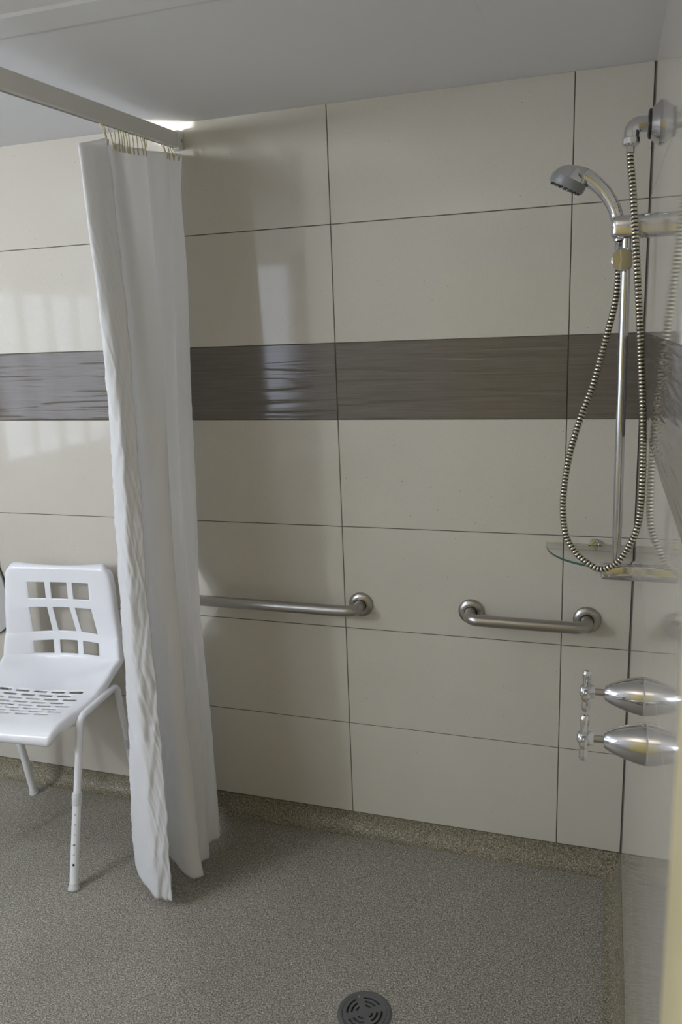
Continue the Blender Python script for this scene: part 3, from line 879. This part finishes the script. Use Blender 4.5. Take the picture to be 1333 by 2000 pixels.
# ------------------------------------------------------------------ shower chair
def chair():
    CX, CY, TURN = -1.0675, -0.334, math.radians(6.5)
    cx = 0.0
    root = thing('shower_chair', 'white moulded plastic shower chair with slotted seat beside the curtain', 'chair', (CX, CY, ZF))
    def put(v):
        v = Matrix.Rotation(TURN, 3, 'Z') @ Vector(v)
        return v + Vector((CX, CY, 0))
    # rows from the front lip over the seat and up the back: (y, z, half width)
    rows = [(-0.226, 0.440, 0.188), (-0.237, 0.448, 0.196), (-0.242, 0.461, 0.200), (-0.236, 0.476, 0.202), (-0.222, 0.485, 0.206), (-0.200, 0.491, 0.209), (-0.165, 0.4915, 0.212)]
    kinds = [''] * len(rows)
    ns = 8
    for i in range(ns):
        y0 = -0.130 + 0.0240 * i
        for y in (y0, y0 + 0.0140):
            t = (y + 0.130) / 0.19
            rows.append((y, 0.4905 - 0.008 * math.sin(PI * t), 0.213 + 0.007 * t))
            kinds.append('')
        kinds[-2] = 'B' if i % 2 == 0 else 'A'      # the strip that starts at this row is a slot row
    rows += [(0.085, 0.4880, 0.221), (0.120, 0.4895, 0.225), (0.155, 0.4935, 0.229), (0.187, 0.4980, 0.232), (0.214, 0.5052, 0.235), (0.236, 0.5155, 0.236), (0.2515, 0.5278, 0.236)]
    kinds += [''] * 7
    yb_ = lambda z: 0.238 + 0.027 * (lambda t: 1 - t * t * (3 - 2 * t))(min(1, max(0, (z - 0.625) / 0.135))) - 0.004 * max(0, (0.60 - z) / 0.05)
    rows.append((0.2595, 0.5388, 0.236)); kinds.append('')
    for z, kk in ((0.5475, 'W'), (0.551, 'W'), (0.597, 'W'), (0.6005, ''), (0.619, ''), (0.6375, 'W'), (0.641, 'W'), (0.690, 'W'), (0.7385, 'W'), (0.742, ''), (0.759, ''), (0.776, 'W'), (0.7795, 'W'), (0.8365, 'W'), (0.840, '')):
        rows.append((yb_(z), z, 0.236 - (z - 0.55) * 0.082))
        kinds.append(kk)
    for z, hw in ((0.856, 0.2110), (0.872, 0.2085), (0.884, 0.202), (0.893, 0.193)):
        rows.append((yb_(z), z, hw)); kinds.append('')
    rows += [(yb_(0.88) + 0.003, 0.8985, 0.187), (yb_(0.88) + 0.011, 0.901, 0.184), (yb_(0.88) + 0.022, 0.899, 0.183), (yb_(0.88) + 0.028, 0.887, 0.183)]
    kinds += [''] * 4
    nr = len(rows)
    NC = 19
    seat_u = [(-NC / 2 + i) * 0.0178 for i in range(NC + 1)]
    back_u = []
    wn, bn = 0.0745, 0.0250
    u = -(3 * wn + 2 * bn) / 2
    for q in range(3):
        for i in range(5):
            back_u.append(u + wn * (0, 0.05, 0.35, 0.65, 0.95)[i])
        u += wn
        if q < 2:
            for i in range(2):
                back_u.append(u + bn * i / 2)
            u += bn
    back_u.append(u)
    V, idx = [], {}
    ncol = NC + 1 + 8          # lip, lip, edge, shoulder | grid | shoulder, edge, lip, lip
    for r, (y, z, hw) in enumerate(rows):
        pa, pb = rows[max(r - 1, 0)], rows[min(r + 1, nr - 1)]
        tg = Vector((0, pb[0] - pa[0], pb[1] - pa[1])).normalized()
        nrm = Vector((0, -tg.z, tg.y))          # towards the sitter
        bl = min(1, max(0, (z - 0.487) / 0.05)) if y > 0.1 else 0
        bl = bl * bl * (3 - 2 * bl)
        inner = [a + (b_ - a) * bl for a, b_ in zip(seat_u, back_u)]
        k_in = min(1.0, (hw - 0.022) / abs(inner[0]))
        k_in *= 1 - 0.085 * min(1, max(0, (z - 0.62) / 0.15)) * (y > 0.1)
        inner = [q * k_in for q in inner]
        lipd = 0.034 if 5 < r < nr - 4 else 0.022
        side = [(-hw - 0.010, -lipd), (-hw - 0.007, -lipd * 0.45), (-hw, 0.0), (-(hw + abs(inner[0])) / 2 - 0.004, 0.0)]
        us = side + [(q, 0.0) for q in inner] + [(-a, d) for a, d in side[::-1]]
        for c, (uu, d) in enumerate(us):
            q = (uu / 0.23) ** 2
            back = min(1, max(0, (y - 0.02) / 0.16))
            back = back * back * (3 - 2 * back)
            dish = q * (0.008 + back * (0.010 + 0.052 * math.exp(-((z - 0.57) / 0.14) ** 2)))
            V.append(put(Vector((cx + uu, y, z)) + nrm * (d + dish)))
    def hole(r, c):
        c -= 4
        if c < 0 or c >= NC:
            return False
        kk = kinds[r]
        if kk == 'W':
            return c % 7 < 5
        if kk == 'A':
            return c % 4 < 3
        if kk == 'B':
            return 2 <= c < 18 and (c - 2) % 4 < 3 and c < 17
        return False
    F = []
    for r in range(nr - 1):
        for c in range(ncol - 1):
            if not hole(r, c):
                F.append((r * ncol + c, r * ncol + c + 1, (r + 1) * ncol + c + 1, (r + 1) * ncol + c))
    sh = MB().add(V, F).build('seat_shell', M['plastic'], root, angle=180)
    # crisp corners and rims for the windows and slots
    me = sh.data
    rim = {}
    for r in range(nr - 1):
        for c in range(ncol - 1):
            if hole(r, c):
                for (r2, c2, e) in ((r - 1, c, (r, c, r, c + 1)), (r + 1, c, (r + 1, c, r + 1, c + 1)), (r, c - 1, (r, c, r + 1, c)), (r, c + 1, (r, c + 1, r + 1, c + 1))):
                    if not hole(r2, c2):
                        rim.setdefault((e[0], e[1]), set()).add('h' if e[0] == e[2] else 'v')
                        rim.setdefault((e[2], e[3]), set()).add('h' if e[0] == e[2] else 'v')
    pos = {}
    for (r, c), kinds_ in rim.items():
        pos[tuple(round(q, 4) for q in (V[r * ncol + c] - Vector((CX, CY, ZF))))] = len(kinds_)
    on_rim = [pos.get(tuple(round(q, 4) for q in v.co), 0) for v in me.vertices]
    cv = me.attributes.new('crease_vert', 'FLOAT', 'POINT')
    cv.data.foreach_set('value', [0.8 if k_ == 2 else 0.0 for k_ in on_rim])
    ce = me.attributes.new('crease_edge', 'FLOAT', 'EDGE')
    bmx = bmesh.new(); bmx.from_mesh(me)
    ce.data.foreach_set('value', [0.55 if e.is_boundary and on_rim[e.verts[0].index] and on_rim[e.verts[1].index] else 0.0 for e in bmx.edges])
    bmx.free()
    md = sh.modifiers.new('thickness', 'SOLIDIFY'); md.thickness = 0.0045; md.offset = 0
    md = sh.modifiers.new('smooth', 'SUBSURF'); md.levels = 2; md.render_levels = 2
    # bent tube side frames and the adjustable legs
    for s in (1, -1):
        ff = put((s * 0.2325, -0.255, ZF)); ft = put((s * 0.236, -0.104, 0.477))
        rt = put((s * 0.236, 0.159, 0.475)); rf = put((s * 0.2325, 0.255, ZF))
        MB().tube(fillet([ff.lerp(ft, 0.25), ft, rt, rf.lerp(rt, 0.25)], 0.035, 10), 0.0124, 18).build('side_frame', M['tube'], root)
        for foot, topp, fy in ((ff, ft, -1), (rf, rt, 1)):
            d = (topp - foot).normalized()
            L = (topp - foot).length
            lg = MB().tube([foot + d * 0.012, foot + d * (L * 0.50)], 0.0148, 18).build('leg', M['tube'], root)
            MB().tube([foot + d * (L * 0.50 - 0.004), foot + d * (L * 0.50), foot + d * (L * 0.50 + 0.034), foot + d * (L * 0.50 + 0.038)], [0.0156, 0.0168, 0.0168, 0.0150], 18).build('collar', M['ferrule'], lg)
            MB().lathe([(0, 0.0185), (0.004, 0.0195), (0.008, 0.019), (0.011, 0.0165), (0.022, 0.0160)], foot, d, 22).build('rubber_foot', M['ferrule'], lg)
            if foot is ff:
                # row of adjustment holes with the spring button in one
                face = Vector((0.35, -0.93, 0)); face = (face - d * face.dot(d)).normalized()
                for i in range(6):
                    pz = foot + d * (0.086 + 0.0330 * i) + face * 0.0146
                    if i == 2:
                        MB().lathe([(0, 0.0042), (0.0015, 0.004), (0.003, 0.0024)], pz, face, 12).build('spring_button', M['satin'], lg)
                    else:
                        MB().lathe([(0, 0.0042 if i == 0 else 0.0030), (0.0004, 0.0042 if i == 0 else 0.0030)], pz, face, 12).build('adjustment_hole', M['dark'] if i == 0 else M['panel'], lg)
    for y, z in ((0.125, 0.440), (-0.080, 0.440)):
        pts = fillet([put(q) for q in ((-0.236, y, z + 0.033), (-0.200, y, z), (0.200, y, z), (0.236, y, z + 0.033))], 0.03, 6)
        MB().tube(pts, 0.0095, 14).build('crossbar', M['tube'], root)
chair()

# ------------------------------------------------------------------ upright rounded panel at the left edge of the view
def side_panel():
    root = thing('rounded_panel', 'grey rounded panel with a dark edge fixed to the tiles far left behind the chair', 'panel', (-1.60, 0, 0.72))
    def outline(grow):
        x1, x0, z0, z1 = -1.420 + grow, -1.80 - grow, 0.56 - grow, 0.93 + grow
        pts = []
        for cx_, cz_, a0 in ((x1 - 0.12, z1 - 0.2, 0), (x0 + 0.12, z1 - 0.2, 1), (x0 + 0.12, z0 + 0.1, 2), (x1 - 0.12, z0 + 0.1, 3)):
            rz = 0.2 if a0 < 2 else 0.1
            for i in range(9):
                t = (a0 + i / 8) * PI / 2
                pts.append((cx_ + 0.12 * math.cos(t), cz_ + rz * math.sin(t)))
        return pts
    for nm, grow, y0, y1, mt in (('board', 0.0, -0.014, -0.007, M['panel']), ('dark_edge', 0.002, -0.0068, 0.0, M['rim'])):
        o_ = outline(grow); n_ = len(o_)
        vs = [(x, y0, z) for x, z in o_] + [(x, y1, z) for x, z in o_]
        MB().add(vs, [tuple(range(n_)), tuple(range(2 * n_ - 1, n_ - 1, -1))] + [(i, (i + 1) % n_, n_ + (i + 1) % n_, n_ + i) for i in range(n_)]).build(nm, mt, root)
side_panel()
